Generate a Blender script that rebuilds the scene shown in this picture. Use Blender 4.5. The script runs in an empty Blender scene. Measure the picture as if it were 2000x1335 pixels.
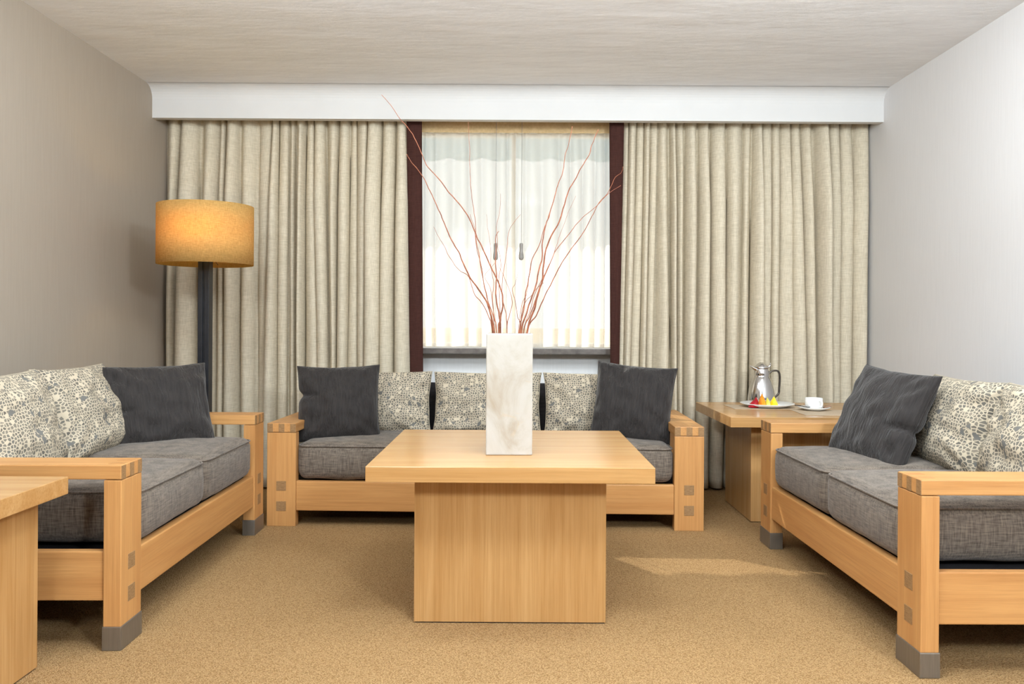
import bpy, bmesh, math, random
from mathutils import Vector, Matrix, noise

S = bpy.context.scene
COL = S.collection
PI = math.pi

# ------------------------------------------------------------------ camera
F, U0, V0, ROLL, H = 1620.0, 1007.0, 632.0, 0.006, 1.086      # focal length and vanishing point for 2000 x 1335
cam_d = bpy.data.cameras.new('camera')
cam_d.sensor_fit = 'HORIZONTAL'; cam_d.sensor_width = 36.0
cam_d.lens = F / 2000 * 36
cam_d.shift_x = -(U0 - 1000) / 2000
cam_d.shift_y = (V0 - 667.5) / 2000
cam_d.clip_start = 0.05; cam_d.clip_end = 200
cam = bpy.data.objects.new('camera', cam_d); COL.objects.link(cam)
r_, u_ = Vector((1, 0, ROLL)).normalized(), Vector((-ROLL, 0, 1)).normalized()
M = Matrix.Identity(4)
for i in range(3):
    M[i][0], M[i][1], M[i][2] = r_[i], u_[i], (0, -1, 0)[i]
M.translation = (0, 0, H)
cam.matrix_world = M
S.camera = cam

def at(u, v, Y):
    """world point at distance Y that a photograph pixel shows"""
    a, b = u - U0, v - V0
    return Vector(((a + ROLL * b) / F * Y, Y, H - (b - ROLL * a) / F * Y))

# ------------------------------------------------------------------ world, sun, room lights, added fill lights, exposure
W = bpy.data.worlds.new('sky'); S.world = W; W.use_nodes = True
bg = W.node_tree.nodes['Background']
bg.inputs[0].default_value = (0.90, 0.95, 1.0, 1); bg.inputs[1].default_value = 1.4

def light(name, kind, loc, energy, color=(1, 1, 1), target=None, **kw):
    d = bpy.data.lights.new(name, kind); d.energy = energy; d.color = color
    for k, v in kw.items(): setattr(d, k, v)
    o = bpy.data.objects.new(name, d); COL.objects.link(o); o.location = loc
    if target is not None:
        o.rotation_euler = (Vector(target) - Vector(loc)).to_track_quat('-Z', 'Y').to_euler()
    return o
light('sun', 'SUN', (-3, 12, 5), 12.0, (1, 0.95, 0.88), (-3 + 0.67, 11, 5 - 0.80), angle=math.radians(0.4))
NEUT = (0.85, 0.945, 1.0)      # lamp white against the camera's white balance
light('room_light_east', 'AREA', (1.95, -0.7, 2.3), 104, NEUT, (-0.3, 4.6, 1.7), shape='DISK', size=0.4)
light('room_light_west', 'AREA', (-0.85, -1.0, 2.3), 48, NEUT, (1.2, 4.6, 1.7), shape='DISK', size=0.5)
light('ceiling_light', 'AREA', (0.1, 1.7, 2.56), 36, NEUT, (0.1, 1.9, 0), shape='DISK', size=0.5)
light('fill_light_east', 'AREA', (1.25, 3.05, 2.57), 37, NEUT, (1.1, 4.2, 0), shape='DISK', size=0.7)  # added fill without a fitting, brightens the drapes and far floor
light('fill_light_west', 'AREA', (-1.15, 3.05, 2.57), 30, NEUT, (-1.0, 4.2, 0), shape='DISK', size=0.7)  # matching added fill on the west side, no fitting here either
light('upward_fill_light', 'AREA', (0.1, 1.9, 2.15), 110, NEUT, (0.1, 2.2, 3.1), shape='RECTANGLE', size=3.0, size_y=1.2)  # unseen fill added and aimed upward to brighten the ceiling
S.view_settings.view_transform = 'Standard'; S.view_settings.look = 'None'
S.view_settings.gamma = 1.0; S.view_settings.use_curve_mapping = False
S.view_settings.exposure = 0.0

# ------------------------------------------------------------------ materials
def lin(c):
    def f(x):
        x /= 255.0
        return x / 12.92 if x <= 0.04045 else ((x + 0.055) / 1.055) ** 2.4
    return (f(c[0]), f(c[1]), f(c[2]), 1)

class NT:
    def __init__(s, name):
        s.m = bpy.data.materials.new(name); s.m.use_nodes = True
        s.t = s.m.node_tree; s.b = s.t.nodes['Principled BSDF']; s.out = s.t.nodes['Material Output']
        s.tc = None
    def n(s, typ, **kw):
        x = s.t.nodes.new(typ)
        for k, v in kw.items():
            if k.startswith('i_'):
                key = k[2:]; key = int(key) if key.isdigit() else key.replace('_', ' ')
                x.inputs[key].default_value = v
            else: setattr(x, k, v)
        return x
    def l(s, a, b): s.t.links.new(a, b)
    def coord(s, scale=(1, 1, 1), kind='Object'):
        if s.tc is None: s.tc = s.n('ShaderNodeTexCoord')
        mp = s.n('ShaderNodeMapping'); mp.inputs['Scale'].default_value = scale
        s.l(s.tc.outputs[kind], mp.inputs['Vector']); return mp.outputs[0]
    def noise(s, scale, detail=4, vec=None, rough=0.55, dist=0.0):
        x = s.n('ShaderNodeTexNoise'); x.inputs['Scale'].default_value = scale
        x.inputs['Detail'].default_value = detail; x.inputs['Roughness'].default_value = rough
        x.inputs['Distortion'].default_value = dist
        if vec is not None: s.l(vec, x.inputs['Vector'])
        return x.outputs['Fac']
    def ramp(s, fac, stops):
        x = s.n('ShaderNodeValToRGB'); e = x.color_ramp.elements
        while len(e) < len(stops): e.new(0.5)
        for el, (p, c) in zip(e, stops): el.position = p; el.color = c
        s.l(fac, x.inputs[0]); return x.outputs[0]
    def mix(s, fac, a, b, mode='MIX'):
        x = s.n('ShaderNodeMix', data_type='RGBA', blend_type=mode)
        if isinstance(fac, float): x.inputs[0].default_value = fac
        else: s.l(fac, x.inputs[0])
        for i, c in ((6, a), (7, b)):
            if isinstance(c, tuple): x.inputs[i].default_value = c
            else: s.l(c, x.inputs[i])
        return x.outputs[2]
    def math(s, op, a, b=None):
        x = s.n('ShaderNodeMath', operation=op)
        for i, c in ((0, a), (1, b)):
            if c is None: continue
            if isinstance(c, (int, float)): x.inputs[i].default_value = c
            else: s.l(c, x.inputs[i])
        return x.outputs[0]
    def bump(s, h, strength=0.3, dist=0.002, prev=None):
        x = s.n('ShaderNodeBump'); x.inputs['Strength'].default_value = strength; x.inputs['Distance'].default_value = dist
        s.l(h, x.inputs['Height'])
        if prev is not None: s.l(prev, x.inputs['Normal'])
        return x.outputs[0]
    def fin(s, col=None, rough=0.6, spec=0.3, nrm=None, metal=0.0):
        if col is not None:
            if isinstance(col, tuple): s.b.inputs['Base Color'].default_value = col
            else: s.l(col, s.b.inputs['Base Color'])
        if isinstance(rough, (int, float)): s.b.inputs['Roughness'].default_value = rough
        else: s.l(rough, s.b.inputs['Roughness'])
        s.b.inputs['Specular IOR Level'].default_value = spec
        s.b.inputs['Metallic'].default_value = metal
        if nrm is not None: s.l(nrm, s.b.inputs['Normal'])
        return s.m

def wood(name, axis, light_c, mid_c, dark_c, rough=0.38, fine=90, spec=0.35, var=0.0):
    t = NT(name)
    def sc(a, b):
        v = [b, b, b]; v[axis] = a; return tuple(v)
    big = t.noise(1.0, 3, t.coord(sc(0.7, 9)), 0.5, 1.2)
    grain = t.noise(1.0, 4, t.coord(sc(1.6, fine)), 0.6, 0.35)
    pore = t.noise(1.0, 2, t.coord(sc(9, fine * 5)), 0.6)
    c1 = t.ramp(big, [(0.3, lin(mid_c)), (0.7, lin(light_c))])
    g = t.ramp(grain, [(0.42, (1, 1, 1, 1)), (0.72, (0, 0, 0, 1))])
    c2 = t.mix(t.math('MULTIPLY', t.math('SUBTRACT', 1.0, g), 0.42), c1, lin(dark_c))
    p = t.ramp(pore, [(0.3, (0.80, 0.78, 0.75, 1)), (0.55, (1, 1, 1, 1))])
    c3 = t.mix(0.5, c2, p, 'MULTIPLY')
    return t.fin(c3, rough, spec, t.bump(pore, 0.08, 0.0006))

SOFA_C = ((204, 154, 97), (186, 133, 79), (158, 105, 57))
TAB_C = ((192, 150, 98), (176, 131, 79), (148, 103, 54))
MAT = {}
for i, a in enumerate('xyz'):
    MAT['oak_' + a] = wood('sofa_wood_' + a, i, *SOFA_C, rough=0.4)
    MAT['veneer_' + a] = wood('table_veneer_' + a, i, *TAB_C, rough=0.26, fine=120, spec=0.5)
t = NT('end_grain')
MAT['endgrain'] = t.fin(t.ramp(t.noise(1.0, 3, t.coord((60, 60, 300))), [(0.3, lin((128, 96, 62))), (0.7, lin((160, 126, 88)))]), 0.5)
t = NT('brushed_steel_foot')
MAT['steel'] = t.fin(t.ramp(t.noise(1.0, 2, t.coord((200, 200, 8))), [(0.3, lin((132, 126, 118))), (0.7, lin((142, 136, 128)))]), 0.42, 0.5, metal=0.75)

t = NT('carpet')
v = t.n('ShaderNodeTexVoronoi'); v.inputs['Scale'].default_value = 200; v.inputs['Randomness'].default_value = 0.8
t.l(t.coord((1, 1.25, 1)), v.inputs['Vector'])
n1 = t.noise(75, 3, t.coord()); n2 = t.noise(2.0, 3, t.coord())
c = t.ramp(v.outputs['Distance'], [(0.1, lin((208, 172, 124))), (0.75, lin((146, 112, 72)))])
c = t.mix(0.55, c, t.ramp(n1, [(0.3, (0.72, 0.70, 0.67, 1)), (0.7, (1.0, 1.0, 1.0, 1))]), 'MULTIPLY')
c = t.mix(0.35, c, t.ramp(n2, [(0.3, (0.86, 0.85, 0.84, 1)), (0.7, (1, 1, 1, 1))]), 'MULTIPLY')
b = t.bump(t.math('SUBTRACT', 1.0, v.outputs['Distance']), 0.9, 0.006)
MAT['carpet'] = t.fin(c, 0.95, 0.1, t.bump(n1, 0.5, 0.006, b))

def wallpaper(name, a, b_):
    t = NT(name)
    f = t.noise(1.0, 4, t.coord((90, 90, 5)), 0.6)
    big = t.noise(1.3, 2, t.coord())
    c = t.ramp(f, [(0.3, lin(a)), (0.7, lin(b_))])
    c = t.mix(0.25, c, t.ramp(big, [(0.3, (0.92, 0.92, 0.92, 1)), (0.7, (1, 1, 1, 1))]), 'MULTIPLY')
    return t.fin(c, 0.7, 0.25, t.bump(f, 0.15, 0.001))
MAT['wall_l'] = wallpaper('wallpaper_shaded', (163, 151, 137), (167, 155, 141))  # the left wall's dimmer light is put into this darker tone
MAT['wall_r'] = wallpaper('wallpaper_lit', (221, 219, 219), (225, 223, 223))  # the right wall's stronger light is put into this paler tone
MAT['wall_white'] = wallpaper('white_wall_paint', (242, 241, 240), (247, 246, 245))
t = NT('ceiling_plaster')
n1 = t.noise(2.2, 5, t.coord((1, 3, 1)))
MAT['ceiling'] = t.fin(t.ramp(n1, [(0.3, lin((231, 231, 233))), (0.7, lin((239, 239, 241)))]), 0.85, 0.1, t.bump(n1, 0.35, 0.02))
t = NT('white_pelmet_paint')
MAT['pelmet'] = t.fin(t.ramp(t.noise(3, 3, t.coord()), [(0.3, lin((212, 211, 210))), (0.7, lin((217, 216, 215)))]), 0.7, 0.2)

def linen(name, a, b_, sc=260, rough=0.9, bumpd=0.0015, stretch=18, cloud=0.25):
    t = NT(name)
    h = t.noise(1.0, 2, t.coord((stretch, stretch, sc)), 0.6)
    vv = t.noise(1.0, 2, t.coord((sc, sc, stretch)), 0.6)
    w = t.math('MULTIPLY', t.math('ADD', h, vv), 0.5)
    cl = t.noise(6, 3, t.coord())
    c = t.ramp(w, [(0.36, lin(a)), (0.64, lin(b_))])
    c = t.mix(cloud, c, t.ramp(cl, [(0.3, (0.75, 0.75, 0.75, 1)), (0.7, (1, 1, 1, 1))]), 'MULTIPLY')
    return t, c, t.bump(w, 0.35, bumpd)
t, c, b = linen('seat_linen', (80, 72, 65), (129, 117, 105), 190); t.b.inputs['Sheen Weight'].default_value = 0.15
MAT['seat'] = t.fin(c, 0.9, 0.15, b)
t, c, b = linen('curtain_linen', (196, 184, 161), (222, 211, 190), 230, bumpd=0.001)
MAT['drape'] = t.fin(c, 0.92, 0.1, b)
t, c, b = linen('brown_band', (62, 38, 34), (76, 48, 42), 230)
MAT['band'] = t.fin(c, 0.9, 0.1, b)
t, c, b = linen('dark_backrest_fabric', (38, 36, 38), (50, 48, 50), 230)
MAT['backdark'] = t.fin(c, 0.9, 0.1, b)
t = NT('crinkled_charcoal')
f = t.noise(1.0, 3, t.coord((95, 95, 9)), 0.6, 0.6); f2 = t.noise(1.0, 2, t.coord((40, 40, 4)), 0.6, 0.8)
c = t.ramp(f, [(0.3, lin((31, 27, 26))), (0.7, lin((49, 44, 42)))])
MAT['charcoal'] = t.fin(c, 0.72, 0.25, t.bump(f, 0.9, 0.006, t.bump(f2, 0.7, 0.010)))
t.b.inputs['Sheen Weight'].default_value = 0.2

t = NT('leaf_print')
co = t.coord()
sx = t.n('ShaderNodeSeparateXYZ'); t.l(co, sx.inputs[0]); cb = t.n('ShaderNodeCombineXYZ')
t.l(sx.outputs[0], cb.inputs[0]); t.l(sx.outputs[2], cb.inputs[1])
e = t.n('ShaderNodeTexVoronoi', feature='DISTANCE_TO_EDGE', voronoi_dimensions='2D'); cc = t.n('ShaderNodeTexVoronoi', voronoi_dimensions='2D')
for x in (e, cc): x.inputs['Scale'].default_value = 74; x.inputs['Randomness'].default_value = 0.85; t.l(cb.outputs[0], x.inputs['Vector'])
sep = t.n('ShaderNodeSeparateColor'); t.l(cc.outputs['Color'], sep.inputs[0])
leafc = t.ramp(sep.outputs[0], [(0.0, lin((94, 90, 83))), (0.45, lin((128, 121, 109))), (0.7, lin((104, 101, 95))), (1.0, lin((142, 133, 118)))])
inside = t.ramp(e.outputs['Distance'], [(0.11, (0, 0, 0, 1)), (0.16, (1, 1, 1, 1))])
keep = t.math('LESS_THAN', sep.outputs[1], 0.90)
c = t.mix(t.math('MULTIPLY', inside, keep), lin((190, 177, 155)), leafc)
e2 = t.n('ShaderNodeTexVoronoi', feature='DISTANCE_TO_EDGE', voronoi_dimensions='2D'); c2 = t.n('ShaderNodeTexVoronoi', voronoi_dimensions='2D')
for x in (e2, c2): x.inputs['Scale'].default_value = 40; t.l(cb.outputs[0], x.inputs['Vector'])
s2 = t.n('ShaderNodeSeparateColor'); t.l(c2.outputs['Color'], s2.inputs[0])
c = t.mix(t.math('MULTIPLY', t.math('GREATER_THAN', e2.outputs['Distance'], 0.13), t.math('LESS_THAN', s2.outputs[0], 0.09)), c, lin((110, 108, 104)))
MAT['leaf'] = t.fin(c, 0.85, 0.15, t.bump(t.noise(300, 2, co), 0.3, 0.001))
t = NT('cream_piping'); MAT['piping'] = t.fin(t.ramp(t.noise(200, 2, t.coord()), [(0.3, lin((160, 148, 128))), (0.7, lin((190, 180, 160)))]), 0.85, 0.1)

t = NT('alabaster')
n1 = t.noise(5.5, 6, t.coord((1, 1, 0.8)), 0.6, 0.9); n2 = t.noise(9, 4, t.coord(), 0.55, 2.2)
c = t.ramp(n1, [(0.3, lin((154, 141, 122))), (0.5, lin((176, 171, 163))), (0.72, lin((186, 183, 178)))])
c = t.mix(t.ramp(n2, [(0.60, (0, 0, 0, 1)), (0.75, (0.5, 0.5, 0.5, 1))]), c, lin((184, 158, 122)))
MAT['alabaster'] = t.fin(c, 0.3, 0.4, t.bump(n1, 0.1, 0.002))
t = NT('willow_bark')
MAT['willow'] = t.fin(t.ramp(t.noise(40, 3, t.coord()), [(0.3, lin((112, 62, 44))), (0.7, lin((160, 98, 70)))]), 0.65, 0.3)
t = NT('black_metal'); MAT['black'] = t.fin(t.ramp(t.noise(30, 2, t.coord()), [(0.3, lin((24, 25, 30))), (0.7, lin((32, 33, 38)))]), 0.42, 0.45)
t = NT('polished_silver'); MAT['silver'] = t.fin(t.ramp(t.noise(9, 2, t.coord()), [(0.3, lin((205, 204, 204))), (0.7, lin((222, 221, 221)))]), 0.13, 0.5, metal=1.0)
t = NT('white_china'); MAT['china'] = t.fin(t.ramp(t.noise(9, 2, t.coord()), [(0.3, lin((240, 240, 238))), (0.7, lin((246, 246, 244)))]), 0.15, 0.5)
t = NT('dark_pewter'); MAT['pewter'] = t.fin(t.ramp(t.noise(30, 2, t.coord()), [(0.3, lin((70, 64, 60))), (0.7, lin((96, 90, 84)))]), 0.3, 0.5, metal=0.9)
t = NT('grey_mat'); MAT['mat'] = t.fin(t.ramp(t.noise(1, 2, t.coord((300, 300, 300))), [(0.3, lin((176, 156, 132))), (0.7, lin((198, 178, 152)))]), 0.6, 0.3)
def plain(name, a, b_, rough=0.4, spec=0.4, sc=40):
    t = NT(name); return t.fin(t.ramp(t.noise(sc, 3, t.coord()), [(0.3, lin(a)), (0.7, lin(b_))]), rough, spec)
MAT['red'] = plain('red_fruit', (150, 14, 30), (196, 30, 40), 0.3)
MAT['orange'] = plain('orange_fruit', (250, 140, 20), (255, 166, 50), 0.35)
MAT['lime'] = plain('pale_green_fruit', (214, 220, 80), (236, 236, 120), 0.35)
MAT['yellow'] = plain('yellow_fruit', (250, 206, 20), (255, 226, 60), 0.35)
MAT['sugar'] = plain('brown_paper', (128, 98, 78), (160, 128, 104), 0.7, 0.2)
MAT['stone'] = plain('dark_sill_stone', (86, 80, 76), (124, 116, 110), 0.35, 0.4, 18)
MAT['frame'] = plain('white_window_frame', (226, 226, 224), (236, 236, 234), 0.45)
MAT['header'] = plain('header_tape', (196, 168, 124), (210, 182, 140), 0.9, 0.1, 60)
MAT['parapet'] = plain('beige_render', (212, 196, 172), (226, 212, 190), 0.9, 0.1, 6)
MAT['rail'] = plain('bronze_rail', (108, 92, 70), (128, 110, 84), 0.5)
MAT['pull'] = plain('grey_pull', (140, 135, 130), (160, 155, 150), 0.5)

def sheer(name, col, transp, transl):
    t = NT(name); t.t.nodes.remove(t.b)
    th = t.noise(1.0, 2, t.coord((500, 500, 500)))
    cc = t.ramp(th, [(0.3, lin(tuple(int(x * 0.97) for x in col))), (0.7, lin(col))])
    d = t.n('ShaderNodeBsdfDiffuse'); tl = t.n('ShaderNodeBsdfTranslucent'); tr = t.n('ShaderNodeBsdfTransparent')
    t.l(cc, d.inputs[0]); t.l(cc, tl.inputs[0])
    m1 = t.n('ShaderNodeMixShader'); m1.inputs[0].default_value = transl
    t.l(d.outputs[0], m1.inputs[1]); t.l(tl.outputs[0], m1.inputs[2])
    m2 = t.n('ShaderNodeMixShader'); m2.inputs[0].default_value = transp
    t.l(m1.outputs[0], m2.inputs[1]); t.l(tr.outputs[0], m2.inputs[2])
    t.l(m2.outputs[0], t.out.inputs[0]); return t.m
MAT['sheer'] = sheer('sheer_voile', (234, 226, 214), 0.33, 0.45)
MAT['canvas'] = sheer('awning_canvas', (206, 222, 230), 0.0, 0.35)
# lamp shade: woven fabric that lets the bulb glow through
t = NT('lampshade_fabric'); t.t.nodes.remove(t.b)
h = t.noise(1.0, 2, t.coord((40, 40, 420)), 0.6); vv = t.noise(1.0, 2, t.coord((420, 420, 40)), 0.6)
w = t.math('MULTIPLY', t.math('ADD', h, vv), 0.5)
cd = t.ramp(w, [(0.36, lin((180, 154, 92))), (0.64, lin((216, 190, 126)))])
ct = t.ramp(w, [(0.36, lin((226, 166, 60))), (0.64, lin((255, 208, 92)))])
d = t.n('ShaderNodeBsdfDiffuse'); tl = t.n('ShaderNodeBsdfTranslucent'); t.l(cd, d.inputs[0]); t.l(ct, tl.inputs[0])
m1 = t.n('ShaderNodeMixShader'); m1.inputs[0].default_value = 0.45
t.l(d.outputs[0], m1.inputs[1]); t.l(tl.outputs[0], m1.inputs[2]); t.l(m1.outputs[0], t.out.inputs[0])
MAT['shade'] = t.m
t = NT('lit_bulb'); t.b.inputs['Emission Color'].default_value = (1, 0.72, 0.35, 1); t.b.inputs['Emission Strength'].default_value = 8
MAT['bulb'] = t.fin((1, 0.9, 0.7, 1), 0.4)
t = NT('window_glass'); t.t.nodes.remove(t.b)
tr = t.n('ShaderNodeBsdfTransparent'); tr.inputs[0].default_value = (0.96, 0.98, 0.97, 1)
gl = t.n('ShaderNodeBsdfGlossy'); gl.inputs['Roughness'].default_value = 0.02
ms = t.n('ShaderNodeMixShader'); ms.inputs[0].default_value = 0.008
t.l(tr.outputs[0], ms.inputs[1]); t.l(gl.outputs[0], ms.inputs[2]); t.l(ms.outputs[0], t.out.inputs[0])
MAT['glass'] = t.m

# ------------------------------------------------------------------ mesh helpers
def link(name, me, mat, parent=None, smooth=False):
    o = bpy.data.objects.new(name, me); COL.objects.link(o)
    me.materials.clear(); me.materials.append(MAT[mat] if isinstance(mat, str) else mat)
    if smooth:
        for p in me.polygons: p.use_smooth = True
    if parent is not None: o.parent = parent
    return o

def obj(name, bm, mat, parent=None, smooth=False):
    me = bpy.data.meshes.new(name)
    bmesh.ops.recalc_face_normals(bm, faces=bm.faces)
    bm.to_mesh(me); bm.free()
    return link(name, me, mat, parent, smooth)

def thing(name, label, cat, loc=(0, 0, 0), rotz=0.0, group=None):
    o = bpy.data.objects.new(name, None); COL.objects.link(o); o.empty_display_size = 0.1
    o.location = loc; o.rotation_euler = (0, 0, rotz)
    return tag(o, label, cat, group)

def tag(o, label, cat=None, group=None, kind=None):
    o['label'] = label
    if cat: o['category'] = cat
    if group: o['group'] = group
    if kind: o['kind'] = kind
    return o

def box(x0, x1, y0, y1, z0, z1, bev=0.0, seg=2, bm=None):
    b = bmesh.new()
    vs = [b.verts.new((x, y, z)) for x in (x0, x1) for y in (y0, y1) for z in (z0, z1)]
    for f in ((0, 1, 3, 2), (4, 6, 7, 5), (0, 4, 5, 1), (2, 3, 7, 6), (0, 2, 6, 4), (1, 5, 7, 3)):
        b.faces.new([vs[i] for i in f])
    bmesh.ops.recalc_face_normals(b, faces=b.faces)
    if bev > 0:
        bmesh.ops.bevel(b, geom=b.edges[:], offset=bev, segments=seg, affect='EDGES', profile=0.6)
    if bm is None: return b
    me = bpy.data.meshes.new('t'); b.to_mesh(me); b.free(); bm.from_mesh(me); bpy.data.meshes.remove(me)
    return bm

def lathe(profile, n=40, center=(0, 0), close=False):
    b = bmesh.new(); rings = []
    for r, z in profile:
        if r < 1e-5: rings.append([b.verts.new((center[0], center[1], z))])
        else: rings.append([b.verts.new((center[0] + r * math.cos(2 * PI * i / n), center[1] + r * math.sin(2 * PI * i / n), z)) for i in range(n)])
    pairs = list(zip(rings, rings[1:]))
    if close: pairs.append((rings[-1], rings[0]))
    for a, c in pairs:
        for i in range(n):
            j = (i + 1) % n
            q = [a[i % len(a)], a[j % len(a)], c[j % len(c)], c[i % len(c)]]
            q = list(dict.fromkeys(q))
            if len(q) > 2: b.faces.new(q)
    return b

def tube(pts, radii, n=6, bm=None, closed=False):
    b = bm or bmesh.new(); rings = []
    N = len(pts); pts = [Vector(p) for p in pts]
    if isinstance(radii, (int, float)): radii = [radii] * N
    ref = None
    for i in range(N):
        d = (pts[(i + 1) % N] - pts[i - 1]) if (closed or 0 < i < N - 1) else (pts[1] - pts[0] if i == 0 else pts[-1] - pts[-2])
        d.normalize()
        if ref is None: ref = Vector((0, 0, 1)) if abs(d.z) < 0.9 else Vector((1, 0, 0))
        a = d.cross(ref).normalized(); c = a.cross(d).normalized(); ref = c
        rings.append([b.verts.new(pts[i] + (a * math.cos(2 * PI * k / n) + c * math.sin(2 * PI * k / n)) * radii[i]) for k in range(n)])
    pr = list(zip(rings, rings[1:]))
    if closed: pr.append((rings[-1], rings[0]))
    for a, c in pr:
        for k in range(n):
            b.faces.new([a[k], a[(k + 1) % n], c[(k + 1) % n], c[k]])
    if not closed:
        b.faces.new(rings[0]); b.faces.new(rings[-1])
    return b

def spline(pts, sub=5):
    P = [Vector(p) for p in pts]; P = [P[0] * 2 - P[1]] + P + [P[-1] * 2 - P[-2]]
    out = []
    for i in range(1, len(P) - 2):
        for k in range(sub):
            s = k / sub
            out.append(0.5 * ((2 * P[i]) + (P[i + 1] - P[i - 1]) * s + (2 * P[i - 1] - 5 * P[i] + 4 * P[i + 1] - P[i + 2]) * s * s
                              + (3 * P[i] - 3 * P[i + 1] + P[i + 2] - P[i - 1]) * s ** 3))
    out.append(P[-2]); return out

def cushion(sx, sy, sz, r, crown=0.02, sag=0.0, seed=0, nx=26, ny=26, nz=7):
    """soft rounded block centred on x and y, z from 0 to sz"""
    b = bmesh.new(); cache = {}
    hx, hy, hz = sx / 2, sy / 2, sz / 2
    def sp(t, h):      # samples crowd at the ends
        return math.copysign(1 - (1 - abs(t)) ** 1.6, t) * h
    def V(i, j, k):
        key = (i, j, k)
        if key in cache: return cache[key]
        p = Vector((sp(2 * i / nx - 1, hx), sp(2 * j / ny - 1, hy), sp(2 * k / nz - 1, hz)))
        q = Vector((max(-hx + r, min(hx - r, p.x)), max(-hy + r, min(hy - r, p.y)), max(-hz + r, min(hz - r, p.z))))
        d = p - q
        if d.length > 1e-9: p = q + d.normalized() * r
        u, w = p.x / hx, p.y / hy
        if p.z > 0: p.z += crown * (1 - u * u) * (1 - w * w) * (p.z / hz)
        bul = 0.010 * (1 - (p.z / hz) ** 2)
        p.x += bul * u * (1 - w ** 4); p.y += bul * w * (1 - u ** 4)
        nn = noise.noise(Vector((p.x * 7 + seed * 9.1, p.y * 7, p.z * 9)))
        p += Vector((0, 0.004 * nn, 0.005 * nn))
        p.z += hz
        cache[key] = b.verts.new(p); return cache[key]
    for i in range(nx):
        for j in range(ny):
            for k in (0, nz): b.faces.new([V(i, j, k), V(i + 1, j, k), V(i + 1, j + 1, k), V(i, j + 1, k)])
    for i in range(nx):
        for k in range(nz):
            for j in (0, ny): b.faces.new([V(i, j, k), V(i + 1, j, k), V(i + 1, j, k + 1), V(i, j, k + 1)])
    for j in range(ny):
        for k in range(nz):
            for i in (0, nx): b.faces.new([V(i, j, k), V(i, j + 1, k), V(i, j + 1, k + 1), V(i, j, k + 1)])
    return b

def pillow(w, h, T, seed, N=44, pinch=0.055, wrinkle=0.006, stripes=0.0, notch=None, sag=0.0):
    """knife-edge pillow: lies in the xz plane, bottom edge at z=0, thickness along y; returns mesh and its rim"""
    rnd = random.Random(seed)
    def outline(u, v):
        x = u * (1 - pinch * (1 - v * v)); z = v * (1 - pinch * (1 - u * u))
        x += 0.012 * noise.noise(Vector((seed * 3.7, v * 2.2, 1))) * abs(u); z += 0.014 * noise.noise(Vector((seed * 2.1, 7, u * 2.2))) * abs(v)
        if notch:
            s, nv, amt = notch
            x -= s * amt * math.exp(-((v - nv) / 0.10) ** 2) * max(0, u * s) ** 3
        zz = z * h / 2 + h / 2
        zz -= sag * (1 - abs(u)) * max(0, v)
        return x * w / 2, zz
    def thick(u, v):
        e = max(0.0, (1 - u * u)) * max(0.0, (1 - v * v))
        d = T / 2 * e ** 0.36 * (1.0 - 0.12 * v)
        k = min(1.0, e * 6)
        d += k * wrinkle * noise.noise(Vector((u * 3 + seed, v * 3, seed * 1.3))) * 2
        cr = (abs(u) * abs(v)) ** 1.5
        d += k * wrinkle * 1.3 * cr * math.sin(14 * (abs(u) - abs(v)) + seed)
        if stripes:
            d += k * stripes * noise.noise(Vector((u * 26 + 0.8 * noise.noise(Vector((u * 4, v * 4, seed))), v * 2.2, seed * 2.0)))
        if notch:
            s, nv, amt = notch
            d -= 0.028 * math.exp(-((v - nv - 0.1 * (u * s - 1)) / 0.05) ** 2) * max(0, (u * s - 0.45) / 0.55) * k
        return max(d, 0.0)
    b = bmesh.new(); F_, B_ = {}, {}
    for i in range(N + 1):
        for j in range(N + 1):
            u, v = math.sin((2 * i / N - 1) * PI / 2 * 0.98) / math.sin(PI / 2 * 0.98), math.sin((2 * j / N - 1) * PI / 2 * 0.98) / math.sin(PI / 2 * 0.98)
            x, z = outline(u, v); d = thick(u, v)
            edge = i in (0, N) or j in (0, N)
            F_[i, j] = b.verts.new((x, -d, z))
            B_[i, j] = F_[i, j] if edge else b.verts.new((x, d * 0.85, z))
    for G in (F_, B_):
        for i in range(N):
            for j in range(N):
                b.faces.new([G[i, j], G[i + 1, j], G[i + 1, j + 1], G[i, j + 1]])
    rim = [(i, 0) for i in range(N)] + [(N, j) for j in range(N)] + [(i, N) for i in range(N, 0, -1)] + [(0, j) for j in range(N, 0, -1)]
    pts = [F_[k].co.copy() for k in rim]
    return b, pts

def place_pillow(name, label, group, w, h, T, seed, mat, pos, yaw, lean, roll=0, piping=False, **kw):
    bm, rim = pillow(w, h, T, seed, **kw)
    o = obj(name, bm, mat, smooth=True)
    o.matrix_world = Matrix.Translation(pos) @ Matrix.Rotation(math.radians(yaw), 4, 'Z') @ Matrix.Rotation(-math.radians(lean), 4, 'X') @ Matrix.Rotation(math.radians(roll), 4, 'Y')
    tag(o, label, 'pillow', group)
    p = obj('piping', tube(rim, 0.0035 if piping else 0.0025, 6, closed=True), 'piping' if piping else mat, o, True)
    return o

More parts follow.
